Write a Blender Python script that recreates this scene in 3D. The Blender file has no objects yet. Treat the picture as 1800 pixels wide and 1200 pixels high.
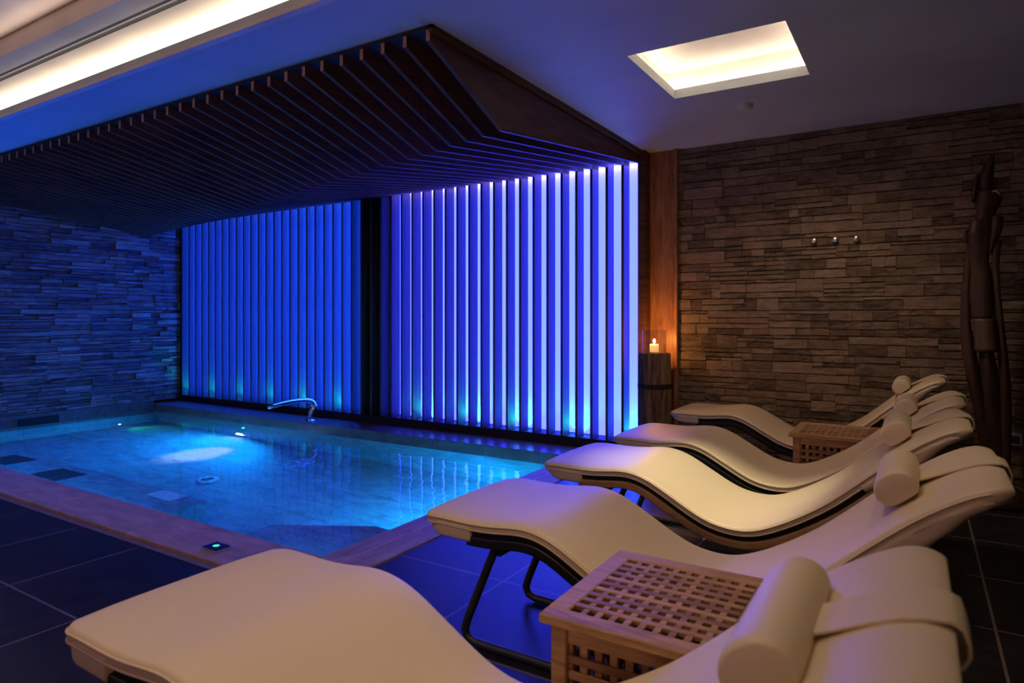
import bpy, math, random
from mathutils import Vector, Matrix, noise
random.seed(7)
SC = bpy.context.scene
COL = SC.collection
PI = math.pi

# ------------------------------------------------------------------ camera, world, light, exposure
CAM_H = 1.20
cd = bpy.data.cameras.new('camera')
cam = bpy.data.objects.new('camera', cd); COL.objects.link(cam)
cam.location = (0, 0, CAM_H)
cam.rotation_euler = (PI/2, 0, 0.5559)
cd.sensor_width = 36; cd.lens = 23.004
cd.shift_y = -43.7/1800
cd.clip_start = 0.02; cd.clip_end = 60
cd.dof.use_dof = True; cd.dof.focus_distance = 3.9; cd.dof.aperture_fstop = 3.6
SC.camera = cam

w = bpy.data.worlds.new('world'); SC.world = w; w.use_nodes = True
w.node_tree.nodes['Background'].inputs[0].default_value = (0.9, 0.8, 1.0, 1)
w.node_tree.nodes['Background'].inputs[1].default_value = 0.002

SC.view_settings.view_transform = 'Standard'
SC.view_settings.look = 'None'
SC.view_settings.gamma = 1
SC.view_settings.exposure = 0.0
SC.view_settings.use_curve_mapping = False
SC.cycles.use_denoising = True
SC.cycles.sample_clamp_indirect = 4
SC.cycles.sample_clamp_direct = 0
SC.cycles.max_bounces = 8
SC.cycles.diffuse_bounces = 4
SC.cycles.caustics_refractive = True
SC.cycles.caustics_reflective = False
SC.cycles.blur_glossy = 0.3

def lamp(name, kind, loc, energy, color, target=None, parent=None, **kw):
    d = bpy.data.lights.new(name, kind); d.energy = energy; d.color = color
    for k, v in kw.items(): setattr(d, k, v)
    o = bpy.data.objects.new(name, d); COL.objects.link(o); o.location = loc
    if target is not None:
        o.rotation_euler = (Vector(target)-Vector(loc)).to_track_quat('-Z', 'Y').to_euler()
    if parent is not None: o.parent = parent
    return o

WARM = (1.0, 0.70, 0.42)
YEL = (1.0, 0.86, 0.55)
# ceiling downlights just above the top of the frame
lamp('downlight_third_lounger', 'SPOT', (-0.75, 2.85, 2.63), 190, YEL, (-0.85, 3.12, 0.4), spot_size=math.radians(36), spot_blend=0.9, shadow_soft_size=0.05)
lamp('downlight_second_lounger', 'SPOT', (-0.75, 1.95, 2.63), 30, WARM, (-0.75, 2.1, 0.4), spot_size=math.radians(80), spot_blend=1.0, shadow_soft_size=0.06)
lamp('downlight_first_lounger', 'SPOT', (-1.1, 0.7, 2.63), 52, WARM, (-1.1, 0.95, 0.4), spot_size=math.radians(75), spot_blend=1.0, shadow_soft_size=0.06)
lamp('downlight_heads', 'SPOT', (0.1, 2.6, 2.63), 22, WARM, (0.0, 3.0, 0.6), spot_size=math.radians(95), spot_blend=1.0, shadow_soft_size=0.08)
lamp('downlight_head_front', 'SPOT', (0.3, 0.6, 2.63), 7, (1.0, .75, .3), (0.0, 0.9, 0.6), spot_size=math.radians(80), spot_blend=1.0, shadow_soft_size=0.08)
lamp('back_wall_spot', 'SPOT', (-0.6, 4.3, 2.6), 38, WARM, (-0.6, 5.2, 0.6), spot_size=math.radians(110), spot_blend=1.0, shadow_soft_size=0.08)  # stands in view beside the recess, no fitting built; brightens the stone wall
# the lamps of the upper tray in the ceiling behind the cornice
lamp('tray_cove_lamp', 'AREA', (-4.2, 1.765, 2.84), 8, (1.0, .76, .60), (-4.2, 0.6, 3.02), shape='RECTANGLE', size=8.0, size_y=0.04)
# unseen fill added behind the viewer to warm the louvre fin ends
lamp('fin_fill_light', 'AREA', (-3.0, -1.9, 2.50), 24, (1, .55, .25), (-3.0, 2.5, 2.35), shape='RECTANGLE', size=7, size_y=0.12)

# ------------------------------------------------------------------ materials
def newmat(name):
    m = bpy.data.materials.new(name); m.use_nodes = True
    nt = m.node_tree; b = nt.nodes['Principled BSDF']
    return m, nt, b
def N(nt, t, **kw):
    n = nt.nodes.new(t)
    for k, v in kw.items():
        if k.startswith('i_'):
            key = k[2:]
            n.inputs[int(key) if key.isdigit() else key.replace('_', ' ')].default_value = v
        else: setattr(n, k, v)
    return n
def L(nt, a, b): nt.links.new(a, b)
def ramp(nt, stops, fac):
    r = N(nt, 'ShaderNodeValToRGB')
    e = r.color_ramp.elements
    while len(e) < len(stops): e.new(0.5)
    for i, (p, c) in enumerate(stops): e[i].position = p; e[i].color = (*c, 1)
    L(nt, fac, r.inputs[0]); return r.outputs[0]
def simple(name, col, rough=.5, metal=0, spec=.5, bump=None, coat=0):
    m, nt, b = newmat(name)
    b.inputs['Base Color'].default_value = (*col, 1); b.inputs['Roughness'].default_value = rough
    b.inputs['Metallic'].default_value = metal; b.inputs['Specular IOR Level'].default_value = spec
    tc = N(nt, 'ShaderNodeTexCoord')
    n = N(nt, 'ShaderNodeTexNoise', i_Scale=bump[0] if bump else 30.0, i_Detail=4.0)
    L(nt, tc.outputs['Object'], n.inputs['Vector'])
    k = .04 if bump and bump[0] > 50 else .10
    L(nt, ramp(nt, [(.3, tuple(c*(1-k) for c in col)), (.7, tuple(min(1, c*(1+k)) for c in col))], n.outputs[0]), b.inputs['Base Color'])
    if bump:
        bp = N(nt, 'ShaderNodeBump', i_Strength=bump[1], i_Distance=bump[2])
        L(nt, n.outputs[0], bp.inputs['Height']); L(nt, bp.outputs[0], b.inputs['Normal'])
    return m
def emis(name, col, s):
    m, nt, b = newmat(name)
    b.inputs['Base Color'].default_value = (.8, .8, .8, 1)
    b.inputs['Emission Color'].default_value = (*col, 1); b.inputs['Emission Strength'].default_value = s
    return m
def wood(name, dark, light, rough=.45, scale=(1, 1, 1), island=0.3, spec=.4):
    m, nt, b = newmat(name)
    tc = N(nt, 'ShaderNodeTexCoord'); mp = N(nt, 'ShaderNodeMapping'); mp.inputs['Scale'].default_value = scale
    L(nt, tc.outputs['Object'], mp.inputs[0])
    n1 = N(nt, 'ShaderNodeTexNoise', i_Scale=3.0, i_Detail=5.0, i_Distortion=1.2); L(nt, mp.outputs[0], n1.inputs['Vector'])
    n2 = N(nt, 'ShaderNodeTexNoise', i_Scale=14.0, i_Detail=6.0); L(nt, mp.outputs[0], n2.inputs['Vector'])
    mx = N(nt, 'ShaderNodeMath', operation='ADD'); L(nt, n1.outputs[0], mx.inputs[0])
    m2 = N(nt, 'ShaderNodeMath', operation='MULTIPLY', i_1=.5); L(nt, n2.outputs[0], m2.inputs[0]); L(nt, m2.outputs[0], mx.inputs[1])
    g = N(nt, 'ShaderNodeNewGeometry')
    m3 = N(nt, 'ShaderNodeMath', operation='MULTIPLY_ADD', i_1=island, i_2=-island/2-.25); L(nt, g.outputs['Random Per Island'], m3.inputs[0])
    m4 = N(nt, 'ShaderNodeMath', operation='ADD'); L(nt, mx.outputs[0], m4.inputs[0]); L(nt, m3.outputs[0], m4.inputs[1])
    L(nt, ramp(nt, [(.3, dark), (.7, light)], m4.outputs[0]), b.inputs['Base Color'])
    b.inputs['Roughness'].default_value = rough; b.inputs['Specular IOR Level'].default_value = spec
    bp = N(nt, 'ShaderNodeBump', i_Strength=.15, i_Distance=.003); L(nt, n2.outputs[0], bp.inputs['Height']); L(nt, bp.outputs[0], b.inputs['Normal'])
    return m
def linemask(nt, vec, axis, x0, p, wdt):
    """1 on a grout line: distance of a world coordinate to the grid x0 + k p is below wdt"""
    s = N(nt, 'ShaderNodeSeparateXYZ'); L(nt, vec, s.inputs[0])
    a = N(nt, 'ShaderNodeMath', operation='SUBTRACT', i_1=x0); L(nt, s.outputs[axis], a.inputs[0])
    q = N(nt, 'ShaderNodeMath', operation='PINGPONG', i_1=p/2); L(nt, a.outputs[0], q.inputs[0])
    c = N(nt, 'ShaderNodeMath', operation='LESS_THAN', i_1=wdt); L(nt, q.outputs[0], c.inputs[0])
    return c.outputs[0]
def tiled(name, col, grout, lines, rough=.4, nscale=6, var=.35, bump=.2, spec=.5, stretch=(1, 1, 1)):
    m, nt, b = newmat(name)
    g = N(nt, 'ShaderNodeNewGeometry')
    mp = N(nt, 'ShaderNodeMapping'); mp.inputs['Scale'].default_value = stretch; L(nt, g.outputs['Position'], mp.inputs[0])
    n = N(nt, 'ShaderNodeTexNoise', i_Scale=float(nscale), i_Detail=6.0, i_Distortion=.6); L(nt, mp.outputs[0], n.inputs['Vector'])
    base = ramp(nt, [(.3, tuple(c*(1-var) for c in col)), (.7, tuple(min(1, c*(1+var)) for c in col))], n.outputs[0])
    fac = None
    for (ax, x0, p, wd) in lines:
        o = linemask(nt, g.outputs['Position'], ax, x0, p, wd)
        if fac is None: fac = o
        else:
            mx = N(nt, 'ShaderNodeMath', operation='MAXIMUM'); L(nt, fac, mx.inputs[0]); L(nt, o, mx.inputs[1]); fac = mx.outputs[0]
    if fac is not None:
        mix = N(nt, 'ShaderNodeMix', data_type='RGBA'); L(nt, fac, mix.inputs[0]); L(nt, base, mix.inputs[6]); mix.inputs[7].default_value = (*grout, 1)
        base = mix.outputs[2]
    L(nt, base, b.inputs['Base Color'])
    rr = N(nt, 'ShaderNodeMapRange', i_3=rough*.8, i_4=rough*1.2); L(nt, n.outputs[0], rr.inputs[0]); L(nt, rr.outputs[0], b.inputs['Roughness'])
    b.inputs['Specular IOR Level'].default_value = spec
    bp = N(nt, 'ShaderNodeBump', i_Strength=bump, i_Distance=.004); L(nt, n.outputs[0], bp.inputs['Height']); L(nt, bp.outputs[0], b.inputs['Normal'])
    return m
def stone(name, dark, mid, light, stretch, warp=1.0):
    m, nt, b = newmat(name)
    g = N(nt, 'ShaderNodeNewGeometry')
    mp = N(nt, 'ShaderNodeMapping'); mp.inputs['Scale'].default_value = stretch; L(nt, g.outputs['Position'], mp.inputs[0])
    n = N(nt, 'ShaderNodeTexNoise', i_Scale=4.0, i_Detail=8.0, i_Distortion=warp); L(nt, mp.outputs[0], n.inputs['Vector'])
    n2 = N(nt, 'ShaderNodeTexNoise', i_Scale=22.0, i_Detail=6.0); L(nt, mp.outputs[0], n2.inputs['Vector'])
    a = N(nt, 'ShaderNodeMath', operation='MULTIPLY_ADD', i_1=.46, i_2=-.23); L(nt, g.outputs['Random Per Island'], a.inputs[0])
    c = N(nt, 'ShaderNodeMath', operation='ADD'); L(nt, n.outputs[0], c.inputs[0]); L(nt, a.outputs[0], c.inputs[1])
    L(nt, ramp(nt, [(.18, dark), (.5, mid), (.85, light)], c.outputs[0]), b.inputs['Base Color'])
    b.inputs['Roughness'].default_value = .62; b.inputs['Specular IOR Level'].default_value = .35
    ad = N(nt, 'ShaderNodeMath', operation='MULTIPLY_ADD', i_1=.4); L(nt, n2.outputs[0], ad.inputs[0]); L(nt, n.outputs[0], ad.inputs[2])
    bp = N(nt, 'ShaderNodeBump', i_Strength=.8, i_Distance=.02); L(nt, ad.outputs[0], bp.inputs['Height']); L(nt, bp.outputs[0], b.inputs['Normal'])
    return m

M = {}
M['floor'] = tiled('slate_floor', (.020, .020, .024), (.22, .18, .165), [(0, -1.60, .617, .005), (1, 1.296, .603, .005)], rough=.33, nscale=9, bump=.12, spec=.55)
M['coping'] = tiled('coping_stone', (.54, .40, .30), (.16, .14, .13), [(0, -2.83, .9, .002)], rough=.5, nscale=5, var=.25, bump=.25, stretch=(1, 3, 1))
M['coping_right'] = tiled('coping_stone_right', (.42, .31, .25), (.42, .38, .36), [(1, 2.93, .6, .002)], rough=.5, nscale=6, var=.3, bump=.25, stretch=(3, 1, 1))
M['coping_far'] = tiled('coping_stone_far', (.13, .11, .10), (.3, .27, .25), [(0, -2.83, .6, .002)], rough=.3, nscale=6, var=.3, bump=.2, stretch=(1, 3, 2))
M['seam'] = simple('pale_seam', (.75, .68, .62), .5)
M['channel'] = simple('dark_channel', (.01, .01, .01), .6)
M['edge_strip'] = simple('edge_strip', (.25, .21, .2), .45)
M['pool'] = tiled('pool_tiles', (.30, .32, .33), (.17, .19, .20), [(0, -2.83, .6, .003), (1, 2.316, .3, .003)], rough=.5, nscale=5, var=.3, bump=.2, stretch=(1, 2.5, 2.5))
M['ceiling'] = simple('ceiling_plaster', (.48, .53, .57), .7, bump=(1.6, .25, .02))
M['tray'] = simple('tray_plaster', (.74, .66, .58), .75, bump=(2.5, .2, .01))
M['slatwood'] = wood('slat_wood', (.032, .024, .024), (.080, .066, .065), .5, (1, 6, .5))
M['finwood'] = wood('fin_wood', (.04, .014, .005), (.12, .048, .018), .55, (1, .6, 6))
M['litedge'] = wood('lit_edge_wood', (.40, .22, .09), (.62, .38, .18), .5, (6, 6, 1))  # pale edge band, stands in for warm light on the fin ends
M['blackwood'] = simple('black_wood', (.012, .009, .008), .6)
M['columnwood'] = wood('column_wood', (.19, .075, .027), (.44, .20, .08), .4, (6, 6, .6))
M['stone'] = stone('ledge_stone', (.06, .040, .027), (.18, .128, .090), (.29, .21, .15), (2.4, 2.4, 6.5))
M['stone_left'] = stone('ledge_stone_rough', (.06, .045, .045), (.21, .165, .15), (.40, .33, .30), (1.2, 1.2, 8), 1.6)
M['leather'] = simple('cream_leather', (.72, .60, .43), .45, bump=(420, .03, .0006))
M['litframe'] = wood('lit_tan_frame', (.30, .16, .07), (.50, .30, .14), .45, (1, 6, 6))  # tan copy of the dark frame, for the spotlight falling on it
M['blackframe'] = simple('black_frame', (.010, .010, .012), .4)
M['tube'] = simple('grey_tube', (.10, .10, .10), .38, metal=.7)
M['teak'] = wood('teak', (.20, .095, .048), (.43, .25, .135), .5, (1.5, 9, 9), island=.45)
M['chrome'] = simple('chrome', (.85, .85, .85), .12, metal=1)
M['hookmetal'] = simple('brushed_chrome', (.9, .9, .9), .3, metal=1)
M['log'] = wood('log_bark', (.03, .017, .010), (.30, .18, .11), .7, (9, 9, .8), island=0)
M['band'] = simple('black_band', (.006, .006, .006), .5)
M['wax'] = None
M['statue'] = wood('carved_wood', (.014, .007, .005), (.062, .030, .017), .5, (5, 5, .8), island=.3)
M['yellow'] = simple('yellow_ring', (.45, .32, .05), .5)
M['skin_light'] = simple('pale_carving', (.085, .052, .032), .5)
M['white_plastic'] = simple('white_plastic', (.6, .6, .6), .4)
M['grate'] = simple('grate_dark', (.05, .06, .08), .5)
M['steel'] = simple('steel_plate', (.75, .75, .78), .3, metal=.2)
M['blackglass'] = simple('button_glass', (.01, .01, .03), .12)
M['wall_plain'] = simple('plain_wall', (.25, .2, .17), .8)

m, nt, b = newmat('candle_wax'); M['wax'] = m
b.inputs['Base Color'].default_value = (.9, .75, .5, 1); b.inputs['Roughness'].default_value = .4
b.inputs['Subsurface Weight'].default_value = .6; b.inputs['Subsurface Radius'].default_value = (.03, .015, .006); b.inputs['Subsurface Scale'].default_value = 1
b.inputs['Emission Color'].default_value = (1, .55, .18, 1); b.inputs['Emission Strength'].default_value = .8  # flame light inside the wax, put in as emission
M['flame'] = emis('flame', (1, .62, .22), 28)
M['led'] = emis('led_strip', (1, .84, .68), 14)
M['cove'] = emis('cove_diffuser', (1, .84, .66), 3.6)
M['green_led'] = emis('green_led', (.02, 1, .22), 1.0)
M['pool_white'] = emis('pool_lens_white', (.55, .75, 1), 14)
M['pool_green'] = emis('pool_lens_green', (.4, 1, .5), 8)
M['pool_blue'] = emis('pool_lens_blue', (.1, .5, 1), 6)

# backlit wall panel: a luminous sheet, one even colour
m, nt, b = newmat('luminous_panel'); M['panel'] = m
b.inputs['Base Color'].default_value = (.75, .75, .78, 1); b.inputs['Roughness'].default_value = .6
b.inputs['Emission Color'].default_value = (.026, .038, 1, 1); b.inputs['Emission Strength'].default_value = 11
m = M['panel'].copy(); m.name = 'luminous_panel_left_boost'; M['panel_left_boost'] = m
m.node_tree.nodes['Principled BSDF'].inputs['Emission Strength'].default_value = 19.0  # stronger copy, added to throw more light on the left slats
m.node_tree.nodes['Principled BSDF'].inputs['Emission Color'].default_value = (.008, .060, 1, 1)

# glass and water
m, nt, b = newmat('clear_glass'); M['glass'] = m     # thin pane: fresnel reflection over clear transmission
nt.nodes.remove(b)
tr = N(nt, 'ShaderNodeBsdfTransparent'); tr.inputs[0].default_value = (.97, .98, .98, 1)
gl = N(nt, 'ShaderNodeBsdfGlossy', i_Roughness=.02); lw = N(nt, 'ShaderNodeLayerWeight', i_Blend=.5); fr = N(nt, 'ShaderNodeMath', operation='POWER', i_1=3.5); L(nt, lw.outputs['Facing'], fr.inputs[0]); f2 = N(nt, 'ShaderNodeMath', operation='MULTIPLY_ADD', i_1=.6, i_2=.06); L(nt, fr.outputs[0], f2.inputs[0]); mxs = N(nt, 'ShaderNodeMixShader')
L(nt, f2.outputs[0], mxs.inputs[0]); L(nt, tr.outputs[0], mxs.inputs[1]); L(nt, gl.outputs[0], mxs.inputs[2]); L(nt, mxs.outputs[0], nt.nodes['Material Output'].inputs[0])
m, nt, b = newmat('water'); M['water'] = m
b.inputs['Base Color'].default_value = (.92, .98, 1, 1); b.inputs['Roughness'].default_value = 0.0
b.inputs['Transmission Weight'].default_value = 1; b.inputs['IOR'].default_value = 1.33
g = N(nt, 'ShaderNodeNewGeometry')
n = N(nt, 'ShaderNodeTexNoise', i_Scale=2.6, i_Detail=3.0, i_Distortion=.5); L(nt, g.outputs['Position'], n.inputs['Vector'])
bp = N(nt, 'ShaderNodeBump', i_Strength=.25, i_Distance=.03); L(nt, n.outputs[0], bp.inputs['Height']); L(nt, bp.outputs[0], b.inputs['Normal'])

# ------------------------------------------------------------------ mesh helpers
class MB:
    def __init__(s): s.v = []; s.f = []
    def box(s, x0, x1, y0, y1, z0, z1, c=0.0):
        if c <= 0:
            i = len(s.v)
            s.v += [(x0,y0,z0),(x1,y0,z0),(x1,y1,z0),(x0,y1,z0),(x0,y0,z1),(x1,y0,z1),(x1,y1,z1),(x0,y1,z1)]
            s.f += [(i,i+3,i+2,i+1),(i+4,i+5,i+6,i+7),(i,i+1,i+5,i+4),(i+1,i+2,i+6,i+5),(i+2,i+3,i+7,i+6),(i+3,i,i+4,i+7)]
        else:   # all edges chamfered by c
            i = len(s.v)
            X = (x0, x1); Y = (y0, y1); Z = (z0, z1)
            idx = {}
            for a in (0, 1):
                for b_ in (0, 1):
                    for d in (0, 1):
                        sx, sy, sz = (1-2*a)*c, (1-2*b_)*c, (1-2*d)*c
                        p = (X[a], Y[b_], Z[d])
                        idx[(a,b_,d,'x')] = len(s.v); s.v.append((p[0], p[1]+sy, p[2]+sz))
                        idx[(a,b_,d,'y')] = len(s.v); s.v.append((p[0]+sx, p[1], p[2]+sz))
                        idx[(a,b_,d,'z')] = len(s.v); s.v.append((p[0]+sx, p[1]+sy, p[2]))
            def fc(l):
                vs = [Vector(s.v[k]) for k in l]; cc = Vector(((x0+x1)/2, (y0+y1)/2, (z0+z1)/2))
                nn = (vs[1]-vs[0]).cross(vs[2]-vs[0]); m_ = sum(vs, Vector())/len(vs)
                s.f.append(tuple(l) if nn.dot(m_-cc) > 0 else tuple(reversed(l)))
            for a in (0, 1):
                fc([idx[(a,0,0,'x')], idx[(a,1,0,'x')], idx[(a,1,1,'x')], idx[(a,0,1,'x')]])
                fc([idx[(0,a,0,'y')], idx[(1,a,0,'y')], idx[(1,a,1,'y')], idx[(0,a,1,'y')]])
                fc([idx[(0,0,a,'z')], idx[(1,0,a,'z')], idx[(1,1,a,'z')], idx[(0,1,a,'z')]])
                for b_ in (0, 1):
                    fc([idx[(a,b_,0,'x')], idx[(a,b_,1,'x')], idx[(a,b_,1,'y')], idx[(a,b_,0,'y')]])
                    fc([idx[(a,0,b_,'x')], idx[(a,1,b_,'x')], idx[(a,1,b_,'z')], idx[(a,0,b_,'z')]])
                    fc([idx[(0,a,b_,'y')], idx[(1,a,b_,'y')], idx[(1,a,b_,'z')], idx[(0,a,b_,'z')]])
                    for d in (0, 1): fc([idx[(a,b_,d,'x')], idx[(a,b_,d,'y')], idx[(a,b_,d,'z')]])
    def rings(s, rings, cap=True):
        i = len(s.v); n = len(rings[0])
        for r in rings: s.v += [tuple(p) for p in r]
        for k in range(len(rings)-1):
            for j in range(n):
                a = i+k*n+j; b_ = i+k*n+(j+1) % n
                s.f.append((a, b_, b_+n, a+n))
        if cap:
            s.f.append(tuple(i+j for j in reversed(range(n))))
            s.f.append(tuple(i+(len(rings)-1)*n+j for j in range(n)))
    def tube(s, pts, r, seg=12, radii=None):
        P = [Vector(p) for p in pts]; rr = radii or [r]*len(P)
        up = Vector((0, 0, 1)); R = []; prev = None
        for k, p in enumerate(P):
            t = (P[min(k+1, len(P)-1)]-P[max(k-1, 0)]).normalized()
            if prev is None:
                a = t.orthogonal().normalized()
            else: a = (prev - t*prev.dot(t)).normalized()
            prev = a; b_ = t.cross(a)
            R.append([p + (a*math.cos(2*PI*j/seg)+b_*math.sin(2*PI*j/seg))*rr[k] for j in range(seg)])
        s.rings(R)
    def lathe(s, prof, c=(0, 0, 0), seg=32, wob=None, cap=True):
        R = []
        for (r, z) in prof:
            ring = []
            for j in range(seg):
                a = 2*PI*j/seg; q = r*(wob(a, z) if wob else 1)
                ring.append((c[0]+q*math.cos(a), c[1]+q*math.sin(a), c[2]+z))
            R.append(ring)
        s.rings(R, cap)
    def prism(s, poly, axis, a0, a1):
        """polygon in the plane normal to axis ('x': (y,z), 'y': (x,z), 'z': (x,y)) extruded from a0 to a1"""
        def P(p, a): return (a, p[0], p[1]) if axis == 'x' else (p[0], a, p[1]) if axis == 'y' else (p[0], p[1], a)
        i = len(s.v); n = len(poly)
        s.v += [P(p, a0) for p in poly] + [P(p, a1) for p in poly]
        s.f.append(tuple(range(i, i+n))); s.f.append(tuple(reversed(range(i+n, i+2*n))))
        for j in range(n): s.f.append((i+j, i+n+j, i+n+(j+1) % n, i+(j+1) % n))
    def build(s, name, mat, parent=None, smooth=False, fix=True):
        me = bpy.data.meshes.new(name); me.from_pydata(s.v, [], s.f); me.update()
        if fix:
            import bmesh
            bm = bmesh.new(); bm.from_mesh(me); bmesh.ops.recalc_face_normals(bm, faces=bm.faces); bm.to_mesh(me); bm.free()
        me.materials.append(mat)
        if smooth:
            for p in me.polygons: p.use_smooth = True
        o = bpy.data.objects.new(name, me); COL.objects.link(o)
        if parent is not None: o.parent = parent
        return o
def sm_angle(o, deg=40):
    """smooth shading with sharp edges above an angle"""
    me = o.data
    for p in me.polygons: p.use_smooth = True
    import bmesh
    bm = bmesh.new(); bm.from_mesh(me)
    for e in bm.edges:
        if len(e.link_faces) == 2 and e.calc_face_angle(0) > math.radians(deg): e.smooth = False
    bm.to_mesh(me); bm.free()
    return o
def tag(o, label, cat, group=None, kind=None):
    o['label'] = label; o['category'] = cat
    if group: o['group'] = group
    if kind: o['kind'] = kind
    return o
def empty(name, loc=(0, 0, 0), rz=0):
    o = bpy.data.objects.new(name, None); COL.objects.link(o); o.location = loc; o.rotation_euler = (0, 0, rz)
    o.empty_display_size = .05
    return o
def struct(mb, name, mat, parent=None, **kw):
    o = mb.build(name, mat, parent, **kw); o['kind'] = 'structure'; return o
def copy_tree(o, parent=None):
    c = o.copy(); COL.objects.link(c)
    if parent is not None: c.parent = parent
    for ch in list(o.children): copy_tree(ch, c)
    return c
ORD = ['zeroth', 'first', 'second', 'third', 'fourth', 'fifth', 'sixth', 'seventh', 'eighth', 'ninth', 'tenth', 'eleventh', 'twelfth',
       'thirteenth', 'fourteenth', 'fifteenth', 'sixteenth', 'seventeenth', 'eighteenth', 'nineteenth', 'twentieth', 'twenty-first',
       'twenty-second', 'twenty-third', 'twenty-fourth']

# ------------------------------------------------------------------ the setting
XL, XR, YF, ZC = -9.0, 3.2, -2.2, 2.65          # left wall, right wall, wall behind the viewer, ceiling
YS = 5.454                                       # front plane of the slats
YW = 5.60                                        # face of the stone wall
PX1, PY0, PY1 = -2.525, 2.270, 5.057             # pool edges
CX, CY0 = -2.22, 1.915                           # outer edges of the coping
FT = -.12
f = MB()
f.box(XL-.1, XR, YF, 1.880, FT, 0)
f.box(CX, XR, 1.880, YW+.15, FT, 0)
struct(f, 'floor', M['floor'])
f = MB(); f.box(XL, CX-.0, 1.880, 1.908, FT, .003); struct(f, 'trim_1', M['edge_strip'])
f = MB(); f.box(XL, CX, 1.908, 1.936, FT, -.02); struct(f, 'trim_2', M['channel'])
f = MB(); f.box(XL, PX1, 1.936, PY0, FT, .010, .004); struct(f, 'pool_coping_front', M['coping'])
f = MB()
f.box(PX1, -2.384, 1.936, PY1, FT, .004, .003); f.box(-2.378, CX, 1.936, PY1, FT, .008, .003)
struct(f, 'pool_coping_right', M['coping_right'])
f = MB(); f.box(-2.385, -2.377, 1.94, PY1, FT, .0095); struct(f, 'trim_13', M['seam'])
f = MB(); f.box(XL, CX, PY1, YS+.02, FT, .0, .003); struct(f, 'pool_coping_back', M['coping_far'])
f = MB(); f.box(XL, XL+.04, PY0, PY1, -.3, .04); struct(f, 'pool_coping_left', M['coping_far'])
# pool basin: floor, four walls, bench along the front wall and the corner seat
ZB = -1.0
f = MB()
f.box(XL-.05, PX1+.25, PY0-.25, PY1+.25, ZB-.1, ZB)
f.box(XL-.05, PX1+.25, PY0-.25, PY0, ZB, FT); f.box(XL-.05, PX1+.25, PY1, PY1+.25, ZB, FT)
f.box(PX1, PX1+.25, PY0, PY1, ZB, FT); f.box(XL-.05, XL+.035, PY0, PY1, ZB, FT)
struct(f, 'pool_basin', M['pool'])
f = MB()
f.prism([(XL, PY0), (-4.62, PY0), (-4.62, 3.02), (XL, 3.02)], 'z', ZB, -.50)
struct(f, 'pool_bench', M['pool'])
f = MB()
f.prism([(-3.75, PY0), (PX1, PY0), (PX1, 3.30), (-3.15, 3.30), (-3.75, 2.95)], 'z', ZB, -.50)
struct(f, 'pool_corner_seat', M['pool'])
# water surface
f = MB()
f.v = [(XL+.04, PY0, -.1), (PX1, PY0, -.1), (PX1, PY1, -.1), (XL+.04, PY1, -.1)]; f.f = [(0, 1, 2, 3)]
wt = f.build('pool_water', M['water'], fix=False); tag(wt, 'blue lit water filling the indoor pool', 'water', kind='stuff')

# ceiling with the recess and the raised tray
RX0, RX1, RY0, RY1 = -1.379, -.554, 3.432, 4.271
YT = 2.09
f = MB()
T = .06
f.box(XL-.1, RX0, YT, YW+.15, ZC, ZC+T); f.box(RX1, XR, YT, YW+.15, ZC, ZC+T)
f.box(RX0, RX1, YT, RY0, ZC, ZC+T); f.box(RX0, RX1, RY1, YW+.15, ZC, ZC+T)
f.box(1.6, XR, YF, YT, ZC, ZC+T)
struct(f, 'ceiling', M['ceiling'])
# tray: low step with the linear air slots, then the upper panel
f = MB()
f.box(XL-.1, 1.6, 1.965, YT+.12, 2.816, 2.85)
f.box(XL-.1, 1.6, 1.924, 1.938, 2.816, 2.85)
f.box(XL-.1, 1.6, 1.800, 1.905, 2.816, 2.85)
f.box(XL-.1, 1.6, 1.785, 1.800, 2.816, 2.93)
f.box(XL-.1, 1.6, YF, 1.785, 2.93, 2.97)
struct(f, 'ceiling_tray', M['tray'])
sl = MB(); sl.box(XL, 1.5, 1.938, 1.965, 2.8175, 2.835); sl.box(XL, 1.5, 1.905, 1.924, 2.8175, 2.835)  # solid black bars stand in for the shade inside the slots
o = sl.build('air_slot', M['channel']); tag(o, 'long thin black twin air slot in the raised ceiling strip beside the light band', 'air vent')
# cove light: luminous riser between ceiling edge and tray
cv = MB(); cv.box(XL, 1.5, YT+.01, YT+.03, 2.66, 2.816)
o = cv.build('cove_light', M['cove']); tag(o, 'long glowing warm white light band along the raised ceiling edge', 'light')
f = MB(); f.box(XL-.1, 1.6, YT-.012, YT+.030, ZC-.006, ZC+.012); struct(f, 'trim_4', M['tray'])

# recess with its hidden LED strips
lip = .10
f = MB()
zt = 2.86
f.box(RX0-lip, RX1+lip, RY0-lip, RY1+lip, zt, zt+.02)
f.box(RX0-lip-.02, RX0-lip, RY0-lip, RY1+lip, ZC+.06, zt); f.box(RX1+lip, RX1+lip+.02, RY0-lip, RY1+lip, ZC+.06, zt)
f.box(RX0-lip-.02, RX1+lip+.02, RY0-lip-.02, RY0-lip, ZC+.06, zt); f.box(RX0-lip-.02, RX1+lip+.02, RY1+lip, RY1+lip+.02, ZC+.06, zt)
struct(f, 'ceiling_recess', M['tray'])
f = MB()
zz = ZC+.062
f.box(RX0-.07, RX0-.045, RY0-.07, RY1+.07, zz, zz+.012); f.box(RX1+.045, RX1+.07, RY0-.07, RY1+.07, zz, zz+.012)
f.box(RX0-.045, RX1+.045, RY0-.07, RY0-.045, zz, zz+.012); f.box(RX0-.045, RX1+.045, RY1+.045, RY1+.07, zz, zz+.012)
led = f.build('recess_light', M['led']); tag(led, 'warm white lit square recess in the ceiling above the loungers', 'light')
f = MB(); f.lathe([(.001, -.035), (.04, -.034), (.058, -.02), (.062, 0), (.0625, .0)], (-1.02, 4.66, ZC))
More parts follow.
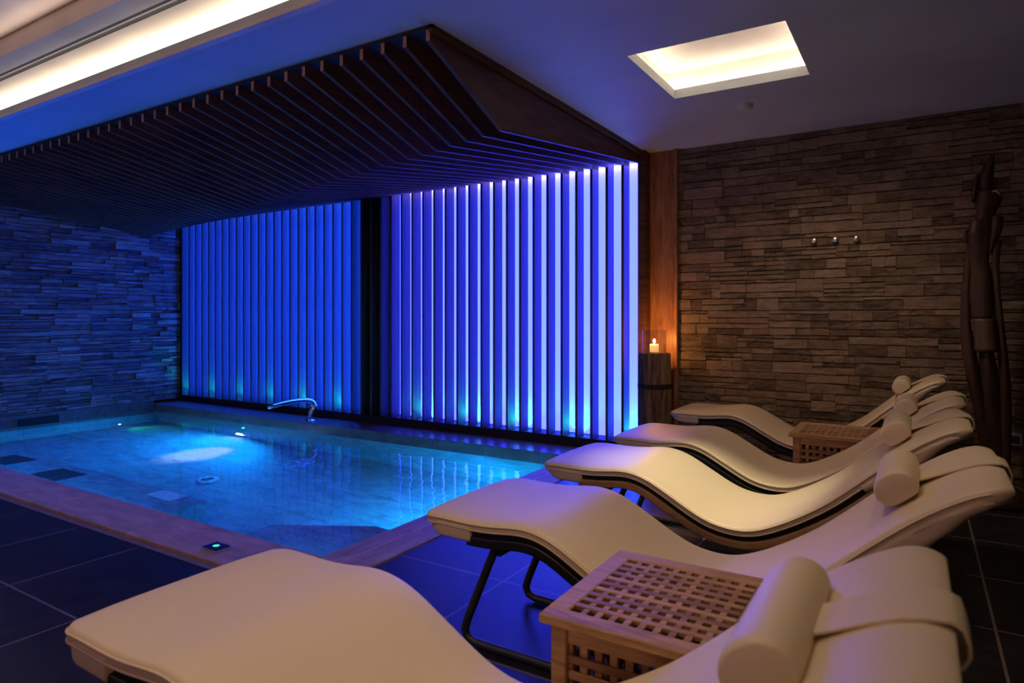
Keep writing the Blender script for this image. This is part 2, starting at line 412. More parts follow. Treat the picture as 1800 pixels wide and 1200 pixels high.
o = f.build('smoke_detector', M['ceiling'], smooth=True); tag(o, 'small round domed detector on the ceiling behind the lit recess', 'smoke detector')

# outer walls
f = MB(); f.box(XR, XR+.1, YF, YW+.15, 0, ZC+.3); struct(f, 'wall_right', M['wall_plain'])
f = MB(); f.box(XL-.1, XR, YF-.1, YF, 0, ZC+.3); struct(f, 'wall_front', M['wall_plain'])
f = MB(); f.box(XL-.3, XL-.1, YF, YW+.25, -.1, ZC+.3); f.box(XL-.1, XL-.04, YF, 1.9, -.1, ZC+.3); struct(f, 'wall_left_core', M['wall_plain'])
f = MB(); f.box(-1.774, XR, YW+.02, YW+.15, 0, ZC); f.box(XL-.1, -1.774, 5.72, 5.80, -.1, ZC); struct(f, 'wall_back_core', M['wall_plain'])

def ledge(name, mat, axis, a0, a1, z0, z1, face, out, hmin, hmax, lmin, lmax, dmax, seed):
    """split-face stone: courses of stones with their own depth; axis 'x' = wall along X facing -Y, 'y' = wall along Y facing +X"""
    rnd = random.Random(seed); mb = MB(); z = z0
    while z < z1-1e-4:
        block = rnd.choice([.10, .15, .2]); zb = min(z+block, z1)
        # a course module: split into vertical blocks, each with its own thin stones
        a = a0 - rnd.random()*lmax
        while a < a1:
            ln = rnd.uniform(lmin*2.2, lmax*1.8); b_ = a+ln
            zz = z
            while zz < zb-1e-4:
                h = rnd.uniform(hmin, hmax); zt_ = zz+h
                if zb-zt_ < hmin*.8: zt_ = zb
                x = a
                while x < b_-1e-4:
                    l = rnd.uniform(lmin, lmax); x2 = x+l
                    if b_-x2 < lmin: x2 = b_
                    lo, hi = max(x, a0), min(x2, a1)
                    if hi-lo > .004:
                        d = rnd.uniform(.002, dmax)
                        nseg = max(1, int((hi-lo)/.09)); g_ = .0012
                        i = len(mb.v)
                        for k in range(nseg+1):
                            u = lo+g_+(hi-lo-2*g_)*k/nseg
                            for (q, zq) in ((0, zz+g_), (1, zz+g_+rnd.uniform(0, .006)), (1, zt_-g_-rnd.uniform(0, .006)), (0, zt_-g_)):
                                dd = (d+rnd.uniform(-.004, .006) if q else -.02)
                                p = face + out*dd
                                mb.v.append((u, p, zq) if axis == 'x' else (p, u, zq))
                        for k in range(nseg):
                            for j in range(3):
                                q0 = i+k*4+j; mb.f.append((q0, q0+1, q0+5, q0+4))
                        mb.f.append((i, i+1, i+2, i+3)); e = i+nseg*4; mb.f.append((e, e+3, e+2, e+1))
                    x = x2
                zz = zt_
            a = b_
        z = zb
    bk = face-out*.015
    if axis == 'x': mb.box(a0, a1, min(bk, bk-out*.02), max(bk, bk-out*.02), z0, z1)
    else: mb.box(min(bk, bk-out*.02), max(bk, bk-out*.02), a0, a1, z0, z1)
    return struct(mb, name, mat)
ledge('wall_back', M['stone'], 'x', -1.774, 2.2, 0, ZC, YW, -1, .030, .10, .07, .34, .011, 3)
ledge('wall_left', M['stone_left'], 'y', 1.9, 5.70, .04, ZC, XL, 1, .022, .07, .12, .5, .035, 5)

# wooden pillar between slats and stone wall
f = MB(); f.box(-2.02, -1.800, 5.575, 5.72, 0, ZC); struct(f, 'trim_5', M['columnwood'])
f = MB(); f.box(-2.088, -2.020, YS-.01, 5.72, 0, ZC, .003); struct(f, 'trim_6', M['finwood'])
f = MB(); f.box(-1.800, -1.770, 5.545, 5.72, 0, ZC, .003); struct(f, 'trim_7', M['columnwood'])
# slat wall: plinth, luminous panel, dark pier behind
f = MB(); f.box(-8.95, -2.088, YS-.004, YS+.16, 0, .085, .003); struct(f, 'baseboard_back', M['blackwood'])
pn = MB(); pn.box(-5.25, -2.09, 5.655, 5.67, .09, ZC)
o = pn.build('luminous_wall_panel', M['panel']); tag(o, 'glowing violet blue backlit panel behind the right half of the wooden slats', 'light panel')
pn = MB(); pn.box(-8.93, -5.255, 5.655, 5.67, .09, ZC)
o = pn.build('luminous_wall_panel', M['panel_left_boost']); tag(o, 'glowing blue backlit panel behind the left half of the wooden slats', 'light panel')
f = MB(); f.box(-5.48, -5.03, 5.605, 5.654, 0, ZC); struct(f, 'trim_8', M['blackwood'])
f = MB(); f.box(-8.995, -8.93, YS-.004, 5.70, 0, ZC); struct(f, 'trim_light_block', M['blackwood'])  # jamb added to keep panel light from leaking onto the left wall
P = .152; X0 = -2.082
def slat_label(i):
    if i <= 22: return 'dark vertical wooden slat, %s from the wooden pillar at the right' % ORD[i]
    return 'dark vertical wooden slat, %s from the left stone wall' % ORD[45-i]
def fin_label(i):
    if i == 0: return 'angled brown ceiling fin forming the right end of the louvre ceiling'
    if i <= 23: return 'dark angled wooden ceiling fin, %s left of the louvre end panel' % ORD[i]
    return 'dark angled wooden ceiling fin, %s from the left stone wall' % ORD[46-i]
sb = MB(); sb.box(-.012, .012, YS, YS+.14, .085, ZC-.01, .0015)
proto = None
for i in range(1, 45):
    if proto is None: s_ = proto = sb.build('wall_slat', M['slatwood'])
    else: s_ = proto.copy(); COL.objects.link(s_)
    s_.location = (X0-P*i, 0, 0)
    tag(s_, slat_label(i), 'slat', 'vertical wooden slats of the lit wall')
for i in range(0, 46):
    x = X0-P*i
    if x < XL+.05: continue
    yk = 3.225+.255*P*i; zk = 2.288
    fb = MB(); fb.prism([(2.556, ZC-.002), (2.556, 2.578), (yk, zk), (YS+.14, 2.560), (YS+.14, ZC-.002)], 'x', x-.012, x+.012)
    o = fb.build('ceiling_fin', M['finwood'])
    eb = MB(); eb.box(x-.0122, x+.0122, 2.5545, 2.556, 2.578, ZC-.016); eb.build('edge_band', M['litedge'], o)['label'] = 'front edge band painted pale as if warmly lit'
    tag(o, fin_label(i), 'ceiling fin', 'angled fins of the wooden louvre ceiling')
f = MB(); f.box(XL+.02, -2.07, 2.556, YS+.14, ZC-.012, ZC); struct(f, 'trim_9', M['blackwood'])  # dark board added so the space between the fins reads black
f = MB(); f.box(-2.069, -2.045, 2.545, YS+.02, ZC-.035, ZC); struct(f, 'trim_10', M['finwood'])  # strip added for the band of shade along the ceiling
f = MB(); f.box(XL+.02, -2.045, 2.545, 2.556, ZC-.014, ZC); struct(f, 'trim_11', M['blackwood'])

# LED lamps of the slat wall: violet wash from the top, green points at the foot
lamp('slat_wall_top_wash', 'AREA', (-3.5, 5.63, 2.60), 2.2, (1.0, .65, .9), (-3.5, 5.645, 1.0), shape='RECTANGLE', size=2.8, size_y=.03)
lamp('slat_wall_top_wash_left', 'AREA', (-7.25, 5.63, 2.60), 3, (.15, .3, 1.0), (-7.25, 5.645, 1.0), shape='RECTANGLE', size=3.3, size_y=.03)
for k in range(0, 12):
    gx = X0-P*(4*k)-P*.5+.02
    if -5.6 < gx < -4.95 or gx < -8.9: continue
    lamp('slat_foot_lamp', 'SPOT', (gx, 5.622, .09), 11.0, (.0, 1.0, .45), (gx, 5.645, .9), spot_size=math.radians(130), spot_blend=.9, shadow_soft_size=.012)
    lamp('slat_foot_spill', 'SPOT', (gx, 5.53, .10), 1.8, (.0, 1.0, .30), (gx, 5.55, .9), spot_size=math.radians(110), spot_blend=.9, shadow_soft_size=.01)

# ------------------------------------------------------------------ pool lamps and fittings
def pool_lamp(loc, nrm, lens, label, r=.06):
    e = empty('pool_lamp', loc); q = Vector((0, 0, 1)).rotation_difference(Vector(nrm)); e.rotation_mode = 'QUATERNION'; e.rotation_quaternion = q
    a = MB(); a.lathe([(r*.98, .0), (r*1.35, .0), (r*1.35, .012), (r*1.02, .018), (r*.98, .014)], cap=False, seg=28)
    a.build('rim', M['chrome'], e, smooth=True)
    a = MB(); a.lathe([(.001, .012), (r*.6, .011), (r*.97, .006), (r*.97, .0), (.001, 0)], seg=24)
    a.build('lens', lens, e, smooth=True)
    tag(e, label, 'pool lamp', 'underwater pool lamps')
    return e
pool_lamp((-7.05, PY1-.005, -.86), (0, -1, 0), M['pool_white'], 'bright white underwater lamp low on the far pool wall', .075)
pool_lamp((XL+.036, 4.60, -.88), (1, 0, 0), M['pool_green'], 'small green white underwater lamp at the left pool wall', .03)
pool_lamp((-3.05, PY0+.005, -.34), (0, 1, 0), M['pool_blue'], 'cyan underwater lamp beneath the front coping near the round button', .05)
BL = (.0, .27, 1.0); CYAN = (.0, .38, 1.0)
lamp('pool_patch_spot', 'SPOT', (-6.62, PY1-.06, -.22), 190, (.48, .68, 1.0), (-6.62, 4.28, -1.0), spot_size=math.radians(34), spot_blend=.7, shadow_soft_size=.04)  # unseen spot added under the coping to throw the white glow patch
lamp('pool_wash_left', 'SPOT', (-6.9, PY1-.08, -.32), 270, BL, (-7.2, 2.9, -.9), spot_size=math.radians(165), spot_blend=.5, shadow_soft_size=.015)
lamp('pool_bench_fill', 'AREA', (-6.8, PY0+.035, -.135), 16, BL, (-6.8, 3.1, -.9), shape='RECTANGLE', size=4.1, size_y=.03)  # unseen fill added along the front wall to lift the dark bench top
lamp('pool_seat_fill', 'AREA', (-3.1, PY0+.035, -.135), 2.5, CYAN, (-3.1, 3.1, -.9), shape='RECTANGLE', size=1.0, size_y=.03)  # small unseen fill added over the corner seat
lamp('pool_spot_green', 'SPOT', (XL+.10, 4.6, -.85), 14, (.02, 1.0, .35), (-7.6, 4.9, -1.0), spot_size=math.radians(70), spot_blend=.8, shadow_soft_size=.03)
lamp('pool_wash_right', 'SPOT', (PX1-.08, 3.75, -.55), 200, CYAN, (-3.7, 4.7, -1.0), spot_size=math.radians(125), spot_blend=.5, shadow_soft_size=.05)
lamp('pool_fill_right', 'SPOT', (PX1-.08, 4.6, -.5), 170, BL, (-5.0, 4.3, -.9), spot_size=math.radians(110), spot_blend=.5, shadow_soft_size=.05)  # extra unseen wash added on the right wall to brighten the pool

for (x, y, lab) in ((-7.42, 2.80, 'dark square grate in the pool bench, the left one'), (-6.42, 2.78, 'dark square grate in the pool bench, the right one')):
    g_ = empty('bench_grate', (x, y, -.5))
    a = MB(); a.box(-.22, .22, -.13, .13, 0, .012, .003); a.build('plate', M['grate'], g_)
    a = MB()
    for k in range(9): a.box(-.20, .20, -.115+k*.027, -.105+k*.027, .012, .018)
    a.build('bars', M['channel'], g_)
    tag(g_, lab, 'grate', 'grates in the pool bench')
a = MB(); a.box(-5.17, -4.85, 2.86, 3.01, -.5, -.49, .003)  # lit patch under the water, built as a thin pale plate
o = a.build('bench_lit_patch', M['steel']); tag(o, 'pale lit patch on the underwater bench edge, built as a plate', 'plate')
e = empty('floor_nozzle', (-5.62, 3.68, ZB))
a = MB(); a.lathe([(.045, .0), (.10, .0), (.10, .015), (.075, .04), (.045, .03)], cap=False); a.build('ring', M['steel'], e, smooth=True)
a = MB(); a.lathe([(.001, .02), (.046, .02), (.046, 0), (.001, 0)]); a.build('outlet', M['grate'], e)
tag(e, 'round massage nozzle ring on the pool floor', 'pool nozzle')
e = empty('pool_skimmer', (XL+.04, 3.66, -.045))
a = MB(); a.box(0, .008, -.22, .22, -.045, .045, .002); a.build('opening', M['channel'], e)
a = MB(); a.box(0, .012, -.235, -.22, -.05, .05); a.box(0, .012, .22, .235, -.05, .05); a.box(0, .012, -.235, .235, .045, .055); a.build('surround', M['coping_far'], e)
tag(e, 'dark rectangular skimmer opening at the waterline of the left wall', 'pool skimmer')
for (x, lab) in ((-7.55, 'tiny dark valve cap on the far coping left of the water spout'), (-5.30, 'tiny dark valve cap on the far coping right of the water spout')):
    a = MB(); a.lathe([(.001, .010), (.035, .009), (.045, .0), (.0455, 0)], (x, 5.2, 0.0)); o = a.build('valve_cap', M['grate'], smooth=True)
    tag(o, lab, 'valve cap', 'valve caps on the far coping')
# control button on the front coping
e = empty('control_button', (-3.06, 2.05, .010))
a = MB(); a.box(-.058, .058, -.045, .045, 0, .012, .002); a.build('frame', M['chrome'], e)
a = MB(); a.box(-.054, .054, -.041, .041, .012, .016, .001); a.build('cover', M['blackglass'], e)
a = MB(); a.lathe([(.001, .0165), (.017, .0165), (.018, .0165), (.018, .0155)], cap=False, seg=24); a.v = [(x*1.0, y*.9, z) for x, y, z in a.v]
a.build('green_light', M['green_led'], e)
tag(e, 'square black control button with glowing green dot on the pool coping', 'button')
# spout
e = empty('water_spout', (-5.99, 5.2, 0))
a = MB(); a.lathe([(.001, .012), (.05, .012), (.055, 0), (.056, 0)], seg=24); a.build('base_plate', M['chrome'], e, smooth=True)
pts = [(0, .0, .01), (0, .0, .05), (0, .02, .09), (0, .045, .13), (0, .055, .165), (0, .04, .20), (0, .0, .225), (0, -.06, .238), (0, -.16, .244), (0, -.28, .243), (0, -.40, .236), (0, -.52, .222), (0, -.56, .214)]
a = MB(); a.tube(pts, .025, 14, [.022, .024, .028, .03, .031, .031, .031, .03, .029, .028, .026, .023, .018]); a.v = [(x*1.5 if z > .1 else x*1.1, y, z) for x, y, z in a.v]
a.build('spout', M['chrome'], e, smooth=True)
tag(e, 'curved chrome water spout on the far pool edge', 'spout')

# ------------------------------------------------------------------ loungers
PR = [(0, .482), (.03, .487), (.10, .4885), (.2, .486), (.28, .488), (.36, .497), (.43, .503), (.50, .493), (.561, .470), (.62, .438), (.70, .393), (.77, .355),
      (.832, .332), (.90, .322), (.97, .324), (1.03, .343), (1.112, .383), (1.19, .430), (1.266, .483), (1.339, .545), (1.41, .609), (1.479, .669), (1.53, .711), (1.59, .753), (1.65, .788), (1.70, .806), (1.735, .806)]
def interp(x):
    for k in range(len(PR)-1):
        if PR[k][0] <= x <= PR[k+1][0]:
            p0 = PR[max(k-1, 0)]; p1 = PR[k]; p2 = PR[k+1]; p3 = PR[min(k+2, len(PR)-1)]
            t = (x-p1[0])/(p2[0]-p1[0])
            m1 = (p2[1]-p0[1])/max(1e-6, p2[0]-p0[0])*(p2[0]-p1[0]); m2 = (p3[1]-p1[1])/max(1e-6, p3[0]-p1[0])*(p2[0]-p1[0])
            return (2*t**3-3*t*t+1)*p1[1]+(t**3-2*t*t+t)*m1+(-2*t**3+3*t*t)*p2[1]+(t**3-t*t)*m2
    return PR[-1][1] if x > PR[-1][0] else PR[0][1]
PRX = PR[-1][0]
_sm = [sum(interp(min(PRX, max(0, k*.01+d*.01))) for d in range(-4, 5))/9 for k in range(int(PRX*100)+2)]
def zt_(x):
    q = min(max(x, 0), PRX)*100; k = int(q); t = q-k; k2 = min(k+1, len(_sm)-1)
    return _sm[k]*(1-t)+_sm[k2]*t
def frame_at(x):
    h = .004; t = Vector((2*h, 0, zt_(x+h)-zt_(x-h))).normalized()
    return Vector((x, 0, zt_(x))), t, Vector((-t.z, 0, t.x))
LW = .31
def plan(x, x0, x1, r, w):
    d = min(x-x0, x1-x)
    if d >= r: return w
    d = max(d, 0); return w-r+math.sqrt(max(0, r*r-(r-d)**2))
def band_ring(x, w, n0, n1, crown=0, rnd=.012, k=5):
    """closed ring across the lounger: rounded rectangle from normal offset n1 (bottom) to n0 (top)"""
    o, t, n = frame_at(x); pts = []
    rr = min(rnd, (n0-n1)/2*.98, w*.9)
    for (cx, cn, a0) in ((w-rr, n1+rr, -PI/2), (w-rr, n0-rr, 0), (-w+rr, n0-rr, PI/2), (-w+rr, n1+rr, PI)):
        for j in range(k+1):
            a = a0+PI/2*j/k
            pts.append((cx+rr*math.cos(a), cn+rr*math.sin(a)))
        if (cx, a0) == (w-rr, 0):
            for j in range(1, 8): pts.append(((w-rr)*(1-2*j/8), n0))
    R = []
    for (y, q) in pts:
        if q > (n0+n1)/2 and crown: q += crown*(1-(y/w)**4)
        p = o+n*q; R.append((p.x, y, p.z))
    return R
def stations(x0, x1, n, ease):
    xs = []
    for k in range(n+1):
        xs.append(x0+(x1-x0)*k/n)
    extra0 = [x0+ease*q for q in (.02, .06, .13, .24, .38, .56, .78)]; extra1 = [x1-ease*q for q in (.02, .06, .13, .24, .38, .56, .78)]
    return sorted(set([x for x in xs if x0+ease < x < x1-ease]+[x0, x1]+extra0+extra1))
def make_lounger(frame_mat):
    root = empty('sun_lounger')
    a = MB(); R = []
    for x in stations(-.010, PRX, 90, .075):
        wv = plan(x, -.012, PRX+.008, .07, LW)
        e0 = min(1, math.sqrt(max(0.0, 1-(1-min(1, (x+.012)/.03))**2))); e1 = min(1, math.sqrt(max(0.0, 1-(1-min(1, (PRX-x+.002)/.05))**2)))
        th = .036*max(.15, min(e0, e1)); c = -.014+.014*max(.15, min(e0, e1))
        R.append(band_ring(x, wv, c, c-th, .007, .014))
    a.rings(R); a.build('mattress', M['leather'], root, smooth=True)
    mt = root.children[0]
    for s_ in (-1, 1):
        for nn in (-.010, -.030):
            pts = []
            for x in stations(.012, PRX-.05, 80, .07):
                o, t, n = frame_at(x); p = o+n*nn; pts.append((p.x, s_*(plan(x, -.012, PRX+.008, .07, LW)+.0005), p.z))
            a = MB(); a.tube(pts, .0032, 6); a.build('piping', M['leather'], mt, smooth=True)
    # cover sleeves at both ends, wrapped round the frame
    a = MB(); R = []
    for x in stations(.006, .215, 10, .06):
        wv = plan(x, 0, 1, .085, LW+.002); dp = .034+.036*min(1, x/.09)**.7
        R.append(band_ring(x, wv, -.016, -dp-.004, 0, .010))
    a.rings(R); a.build('foot_cover', M['leather'], root, smooth=True)
    a = MB(); R = []
    for x in stations(1.37, PRX-.004, 44, .07):
        wv = plan(x, 0, PRX+.002, .085, LW+.004)
        q_ = min(1, max(0, (x-1.48)/.24)); dp = .052+.028*min(1, (x-1.37)/.08)-.040*q_*q_*(3-2*q_)
        ring = band_ring(x, wv, -.012, -dp, 0, .022)
        out = []
        for (px, py, pz) in ring:
            q = noise.noise(Vector((px*9, py*5, pz*26)))*.010*min(1, max(0, (x-1.42)/.1))
            if pz < zt_(x)-.02: out.append((px+q*.5, py*(1+q*.9), pz+q))
            else: out.append((px, py, pz))
        R.append(out)
    a.rings(R); a.build('head_cover', M['leather'], root, smooth=True)
    a = MB(); R = [band_ring(x, LW-.016, -.034, -.056, 0, .003) for x in stations(.19, 1.46, 60, .02)]
    a.rings(R); a.build('gap_underlay', M['blackframe'], root, smooth=True)  # black underlay imitates the shaded gap between mattress and frame
    a = MB(); R = [band_ring(x, LW-.004, -.054, -.088, 0, .006) for x in stations(.20, 1.385, 70, .02)]
    a.rings(R); sm_angle(a.build('frame', frame_mat, root), 50)
    for s_ in (-1, 1):
        y = s_*(LW-.09)
        pts = [(.37, y, zt_(.37)-.09), (.31, y, zt_(.31)-.085), (.265, y, .375), (.235, y, .31), (.145, y, .10), (.130, y, .055), (.142, y, .028), (.175, y, .017), (.25, y, .016), (.7, y, .016), (1.12, y, .016), (1.20, y, .018), (1.235, y, .034), (1.25, y, .065), (1.275, y, .25), (1.30, y, .36), (1.34, y, zt_(1.34)-.10)]
        a = MB(); a.tube(pts, .0155, 14); a.build('leg', M['tube'], root, smooth=True)
    a = MB(); a.tube([(.28, -LW+.09, .36), (.28, LW-.09, .36)], .013, 12); a.build('crossbar', M['tube'], root, smooth=True)
    a = MB(); a.tube([(.90, -LW+.09, .016), (.90, LW-.09, .016)], .013, 12); a.build('crossbar', M['tube'], root, smooth=True)
    # neck roll with its strap
    xc = 1.524; o, t, n = frame_at(xc); c = o+n*.049
    a = MB(); R = []
    hl = .175
    for y in [-hl, -hl+.003, -hl+.010, -hl+.022, -.11, -.06, 0, .06, .11, hl-.022, hl-.010, hl-.003, hl]:
        d = hl-abs(y); k = .82 if d < .001 else .91 if d < .004 else .965 if d < .015 else 1.0
        ring = []
        for j in range(32):
            an = 2*PI*j/32; rx, rn = .056*k, .047*k
            q = math.sin(an); qn = q if q > -.72 else -.72-(abs(q)-.72)*.25
            p = c+t*rx*math.cos(an)+n*rn*qn; ring.append((p.x, y, p.z))
        R.append(ring)
    a.rings(R); hd = a.build('headrest', M['leather'], root); sm_angle(hd, 35)
    a = MB(); R = []
    path = []
    for x in (1.535, 1.56, 1.60, 1.64, 1.68, 1.71, 1.73):
        o, t, n = frame_at(x); p = o+n*(.010 + (.022 if x < 1.54 else .012 if x < 1.57 else .004 if x < 1.61 else 0)); path.append((p, n))
    o, t, n = frame_at(1.733)
    path += [(o+t*.010+n*.004, (n+t).normalized()), (o+t*.016-n*.015, t.copy()), (o+t*.016-n*.030, t.copy()), (o+t*.008-n*.046, t.copy()), (o-t*.02-n*.056, -n), (o-t*.10-n*.074, -n), (o-t*.18-n*.088, -n)]
    for (p, n) in path:
        hw = .055
        R.append([(p.x+n.x*.002, -hw, p.z+n.z*.002), (p.x+n.x*.003, 0, p.z+n.z*.003), (p.x+n.x*.002, hw, p.z+n.z*.002), (p.x-n.x*.002, hw, p.z-n.z*.002), (p.x-n.x*.002, -hw, p.z-n.z*.002)])
    a.rings(R); sm_angle(a.build('strap', M['leather'], hd), 60)
    return root
lo_tan = make_lounger(M['litframe'])
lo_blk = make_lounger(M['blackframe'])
G = 'cream wave loungers in a row beside the pool'
LS = [(-1.695, .732, 'cream wave lounger nearest the viewer, in front of the slatted box table', 0),
      (-1.545, 1.860, 'cream wave lounger just behind the nearest slatted box table', 0),
      (-1.57, 2.800, 'brightly lit middle cream wave lounger with its frame edge painted tan as lit', 1),
      (-1.55, 3.620, 'cream wave lounger just in front of the farther box table', 0),
      (-1.59, 4.800, 'cream wave lounger farthest back, beside the stone wall', 0)]
used = False
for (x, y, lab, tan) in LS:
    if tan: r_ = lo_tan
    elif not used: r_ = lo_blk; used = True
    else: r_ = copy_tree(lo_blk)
    r_.location = (x, y+LW, 0)
    if y < 1:      # the nearest neck roll sits a little higher on the backrest
        for ch in r_.children:
            if ch.name.startswith('headrest'): near_roll = ch
    tag(r_, lab, 'lounger', G)

near_roll.location = (.026, 0, -.002)
for ch in near_roll.children: ch.location = (-.026, 0, .002)
# ------------------------------------------------------------------ slatted box tables
def make_table(W, D, H):
    """local x 0..W, y 0..D"""
    root = empty('box_table')
    th = .024; bd = .055; ov = .022
    a = MB()
    z0, z1 = H-th, H
    a.box(0, W, 0, bd, z0, z1, .004); a.box(0, W, D-bd, D, z0, z1, .004); a.box(0, bd, bd, D-bd, z0, z1, .003); a.box(W-bd, W, bd, D-bd, z0, z1, .003)
    px_ = (W-2*bd)/10; py_ = (D-2*bd)/10
    for k in range(1, 10):
        y = bd+k*py_; a.box(bd-.001, W-bd+.001, y-py_*.24, y+py_*.24, z1-.012, z1-.0005, .0012)
        x = bd+k*px_; a.box(x-px_*.23, x+px_*.23, bd-.001, D-bd+.001, z0+.001, z1-.002, .0012)
    a.build('table_top', M['teak'], root)
    lg = .040
    for (lx, ly) in ((ov, ov), (W-ov-lg, ov), (ov, D-ov-lg), (W-ov-lg, D-ov-lg)):
        a = MB(); a.box(lx, lx+lg, ly, ly+lg, 0, z0, .003); a.build('leg', M['teak'], root)
    def panel(axis, pos, a0, a1):
        a = MB()
        def bx(u0, u1, d0, d1, zz0, zz1, c=.002):
            if axis == 'x': a.box(u0, u1, pos+d0, pos+d1, zz0, zz1, c)
            else: a.box(pos+d0, pos+d1, u0, u1, zz0, zz1, c)
        zb = .05
        bx(a0, a1, 0, .02, z0-.045, z0-.002); bx(a0, a1, 0, .02, zb, zb+.04)
        n = max(3, round((a1-a0)/.040)); p = (a1-a0)/n
        for k in range(1, n): bx(a0+k*p-.0095, a0+k*p+.0095, .010, .018, zb+.03, z0-.04, .001)
        bx(a0, a0+.009, .010, .018, zb+.03, z0-.04, .001); bx(a1-.009, a1, .010, .018, zb+.03, z0-.04, .001)
        hh = (z0-.045)-(zb+.04); m_ = round(hh/.037); q = hh/m_
        for k in range(1, m_): bx(a0, a1, .002, .0098, zb+.04+k*q-.0095, zb+.04+k*q+.0095, .001)
        a.build('side_panel', M['teak'], root)
    panel('x', ov+.008, ov+lg, W-ov-lg); panel('x', D-ov-.028, ov+lg, W-ov-lg)
    panel('y', ov+.008, ov+lg, D-ov-lg); panel('y', W-ov-.028, ov+lg, D-ov-lg)
    return root
t1 = make_table(.466, .500, .495); t1.location = (-.770, 1.357, 0)
tag(t1, 'slatted wooden box table between the two nearest loungers', 'table', 'slatted wooden box tables')
t2 = copy_tree(t1); t2.location = (-.672, 4.262, 0)
tag(t2, 'slatted wooden box table between the two farthest loungers', 'table', 'slatted wooden box tables')

# ------------------------------------------------------------------ log pedestal, glass, candle
LX, LY = -1.888, 5.305
def wob(a, z): return 1+.05*math.sin(3*a+1)+.03*math.sin(7*a+z*2)+.02*math.sin(11*a+.5)
e = empty('log_pedestal', (LX, LY, 0))
a = MB(); a.lathe([(.001, 0), (.128, 0), (.132, .01), (.130, .2), (.127, .4), (.128, .58), (.128, .66), (.126, .8), (.127, .885), (.122, .897), (.001, .897)], seg=56, wob=wob)
sm_angle(a.build('trunk', M['log'], e), 50)
a = MB(); a.lathe([(.1335, .605), (.137, .605), (.137, .640), (.1335, .640), (.1335, .605)], seg=56, wob=wob, cap=False); a.build('band', M['band'], e)
tag(e, 'dark rough log pedestal with black band carrying the candle', 'pedestal')
e = empty('hurricane_glass', (LX, LY, .8975))
a = MB()
a.lathe([(.001, 0), (.094, 0), (.098, .004), (.098, .190), (.0945, .190), (.0945, .006), (.001, .006)], seg=40, cap=False)
sm_angle(a.build('glass_cylinder', M['glass'], e), 40)
tag(e, 'clear glass cylinder around the candle on the log', 'candle glass')
e = empty('candle', (LX, LY, .9045))
a = MB(); a.lathe([(.001, 0), (.036, 0), (.037, .003), (.037, .058), (.035, .064), (.030, .061), (.001, .057)], seg=28); a.build('wax_body', M['wax'], e, smooth=True)
a = MB(); a.tube([(0, 0, .056), (.001, 0, .066), (.002, 0, .072)], .0014, 6); a.build('wick', M['band'], e)
a = MB(); a.lathe([(.0005, .068), (.004, .072), (.0058, .079), (.0045, .090), (.002, .100), (.0004, .108)], seg=14); a.build('flame', M['flame'], e, smooth=True)
tag(e, 'short cream pillar candle burning inside the glass cylinder', 'candle')
lamp('candle_light', 'POINT', (LX, LY-.0, .992), 11, (1, .38, .07), parent=None, shadow_soft_size=.012)

# ------------------------------------------------------------------ wall hooks and socket
for (x, lab) in ((-.688, 'small round chrome wall hook, left of the three'), (-.541, 'small round chrome wall hook, middle of the three'), (-.398, 'small round chrome wall hook, right of the three')):
    e = empty('wall_hook', (x, YW-.018, 1.79))
    a = MB(); a.tube([(0, .02, 0), (0, -.022, 0)], .007, 12); a.build('stem', M['chrome'], e, smooth=True)
    a = MB(); a.tube([(0, -.020, 0), (0, -.024, 0), (0, -.034, 0), (0, -.040, 0), (0, -.0425, 0)], .018, 20, [.012, .021, .023, .020, .005]); a.build('knob', M['hookmetal'], e, smooth=True)
    tag(e, lab, 'hook', 'chrome hooks on the stone wall')
e = empty('wall_socket', (.555, YW-.028, .365))
a = MB(); a.box(-.04, .04, -.010, .03, -.04, .04, .003); a.build('plate', M['white_plastic'], e)
a = MB(); a.box(-.026, .026, -.0115, -.010, -.026, .026); a.build('insert', M['grate'], e)
tag(e, 'small pale wall socket low on the stone wall by the carved figure', 'socket')

# ------------------------------------------------------------------ carved wooden figure
e = empty('carved_sculpture', (.41, 5.22, 0))
SY = 5.22
def spx(u, v):           # a point of the figure's outline, in the figure's own frame (x, z)
    dx = -.52774+.84941*(u-900)/1150.2; dy = .84941+.52774*(u-900)/1150.2; t = SY/dy
    return (dx*t-.41, CAM_H-(v-556.3)/1150.2*t)
def loft(rows, yc=0, depth=.75, seg=20, name='body', mat=None, tw=0, ridge=.06):
    a = MB(); R = []
    # resample rows smoothly
    rs = []
    for k in range(len(rows)-1):
        for q in range(4):
            t = q/4; rs.append(tuple(rows[k][c]*(1-t)+rows[k+1][c]*t for c in range(3)))
    rs.append(rows[-1])
    for (u0, u1, v) in rs:
        x0, z = spx(u0, v); x1, _ = spx(u1, v); cx = (x0+x1)/2; r = max(.002, (x1-x0)/2)
        ring = []
        for j in range(seg):
            an = 2*PI*j/seg; kq = 1+ridge*math.sin(3*an+v*.02)+ridge*.6*noise.noise(Vector((math.cos(an)*2, math.sin(an)*2, z*5)))
            ring.append((cx+r*kq*math.cos(an), yc+r*depth*kq*math.sin(an), z))
        R.append(ring)
    a.rings(R); return a.build(name, mat or M['statue'], e, smooth=True)
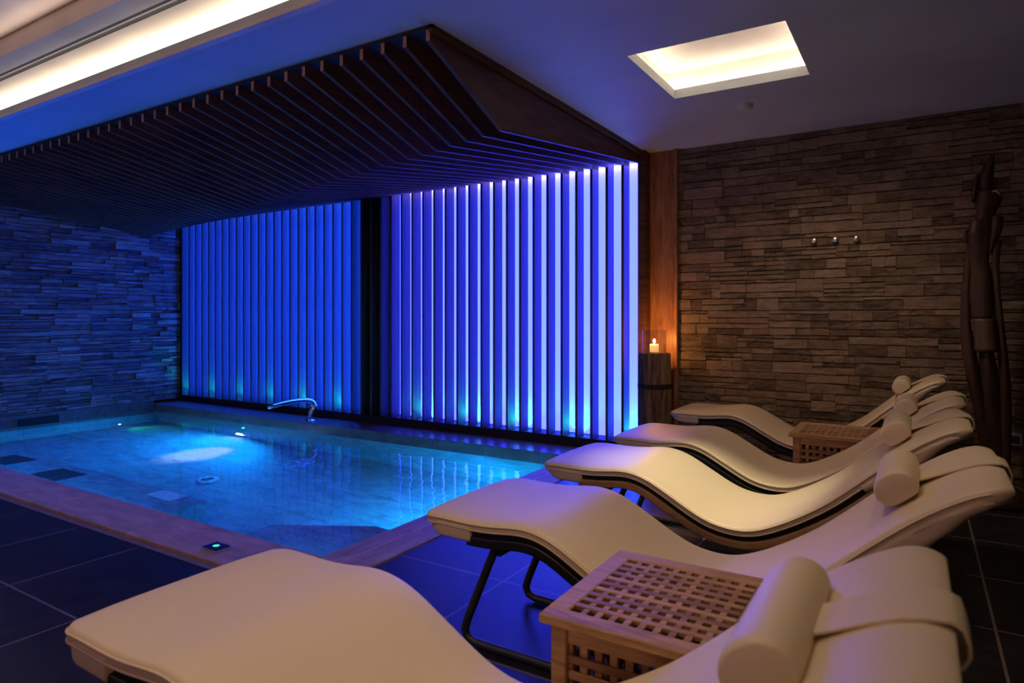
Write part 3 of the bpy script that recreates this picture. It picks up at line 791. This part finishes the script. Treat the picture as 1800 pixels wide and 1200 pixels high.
# hood with its swept point and open underside
loft([(1745, 1748, 270), (1736, 1749, 280), (1727, 1748, 294), (1720, 1747, 310), (1716, 1746, 326), (1722, 1744, 340), (1724, 1742, 352)], 0, .9, name='hood')
loft([(1716, 1721, 308), (1710, 1719, 325), (1706, 1716, 345), (1706, 1712, 356)], -.02, 1.6, name='hood_flap')
loft([(1746, 1751, 312), (1745, 1752, 322), (1743, 1750, 334)], .0, 1.6, name='ear_lock')
loft([(1712, 1756, 338), (1711, 1760, 348), (1713, 1757, 362), (1715, 1750, 374), (1714, 1745, 386), (1712, 1742, 396)], 0, .75, name='head', ridge=.10)
a = MB(); x0, z0 = spx(1741, 337); x1, z1 = spx(1759, 345)
a.tube([(x0, -.02, z0), ((x0+x1)/2, -.075, (z0+z1)/2+.008), (x1, -.02, z1)], .008, 8); a.build('ring', M['yellow'], e, smooth=True)['label'] = 'yellow ring'
loft([(1703, 1742, 388), (1700, 1744, 400), (1697, 1746, 412), (1698, 1743, 424), (1699, 1741, 436), (1702, 1738, 450), (1704, 1738, 464), (1706, 1742, 480), (1704, 1745, 500), (1703, 1747, 520), (1704, 1748, 540), (1706, 1748, 560)], 0, .8, name='torso', ridge=.08)
loft([(1742, 1762, 381), (1741, 1763, 392), (1740, 1761, 405), (1739, 1756, 418), (1738, 1749, 432), (1737, 1742, 446)], -.02, .9, name='shoulder_lobe')
loft([(1694, 1704, 404), (1693, 1702, 418), (1696, 1702, 428)], -.01, 1.5, name='shoulder_lobe')
loft([(1698, 1711, 432), (1697, 1710, 450), (1694, 1709, 468), (1692, 1707, 490), (1690, 1706, 515), (1689, 1707, 540), (1688, 1707, 565), (1689, 1711, 590), (1691, 1716, 615), (1695, 1721, 645), (1701, 1727, 680), (1709, 1733, 715), (1717, 1741, 755), (1724, 1749, 800), (1728, 1753, 850), (1730, 1752, 930)], .0, 1.1, name='side_strand', ridge=.08)
loft([(1746, 1761, 424), (1743, 1758, 445), (1742, 1756, 470), (1744, 1758, 495), (1745, 1760, 520), (1747, 1764, 550), (1750, 1767, 580), (1754, 1772, 620), (1756, 1776, 665), (1757, 1778, 710), (1757, 1778, 760), (1754, 1777, 810), (1750, 1776, 860), (1748, 1774, 930)], .0, 1.1, name='side_strand', ridge=.08)
loft([(1710, 1748, 560), (1712, 1751, 580), (1712, 1754, 600), (1711, 1758, 614), (1714, 1752, 617)], -.03, .7, name='skirt', mat=M['skin_light'], ridge=.05)
loft([(1722, 1746, 614), (1721, 1752, 640), (1722, 1756, 670), (1724, 1758, 700), (1727, 1762, 740), (1730, 1766, 790), (1731, 1768, 850), (1731, 1768, 930)], 0, .8, name='lower_body', ridge=.10)
a = MB()
xa, za = spx(1752, 930)
a.lathe([(.001, 0), (.19, 0), (.195, .02), (.17, .06), (.12, max(.1, za+.02)), (.001, max(.1, za+.03))], (xa, 0, 0), seg=28); a.build('base', M['statue'], e, smooth=True)
tag(e, 'tall dark carved wooden figure standing against the stone wall', 'sculpture')
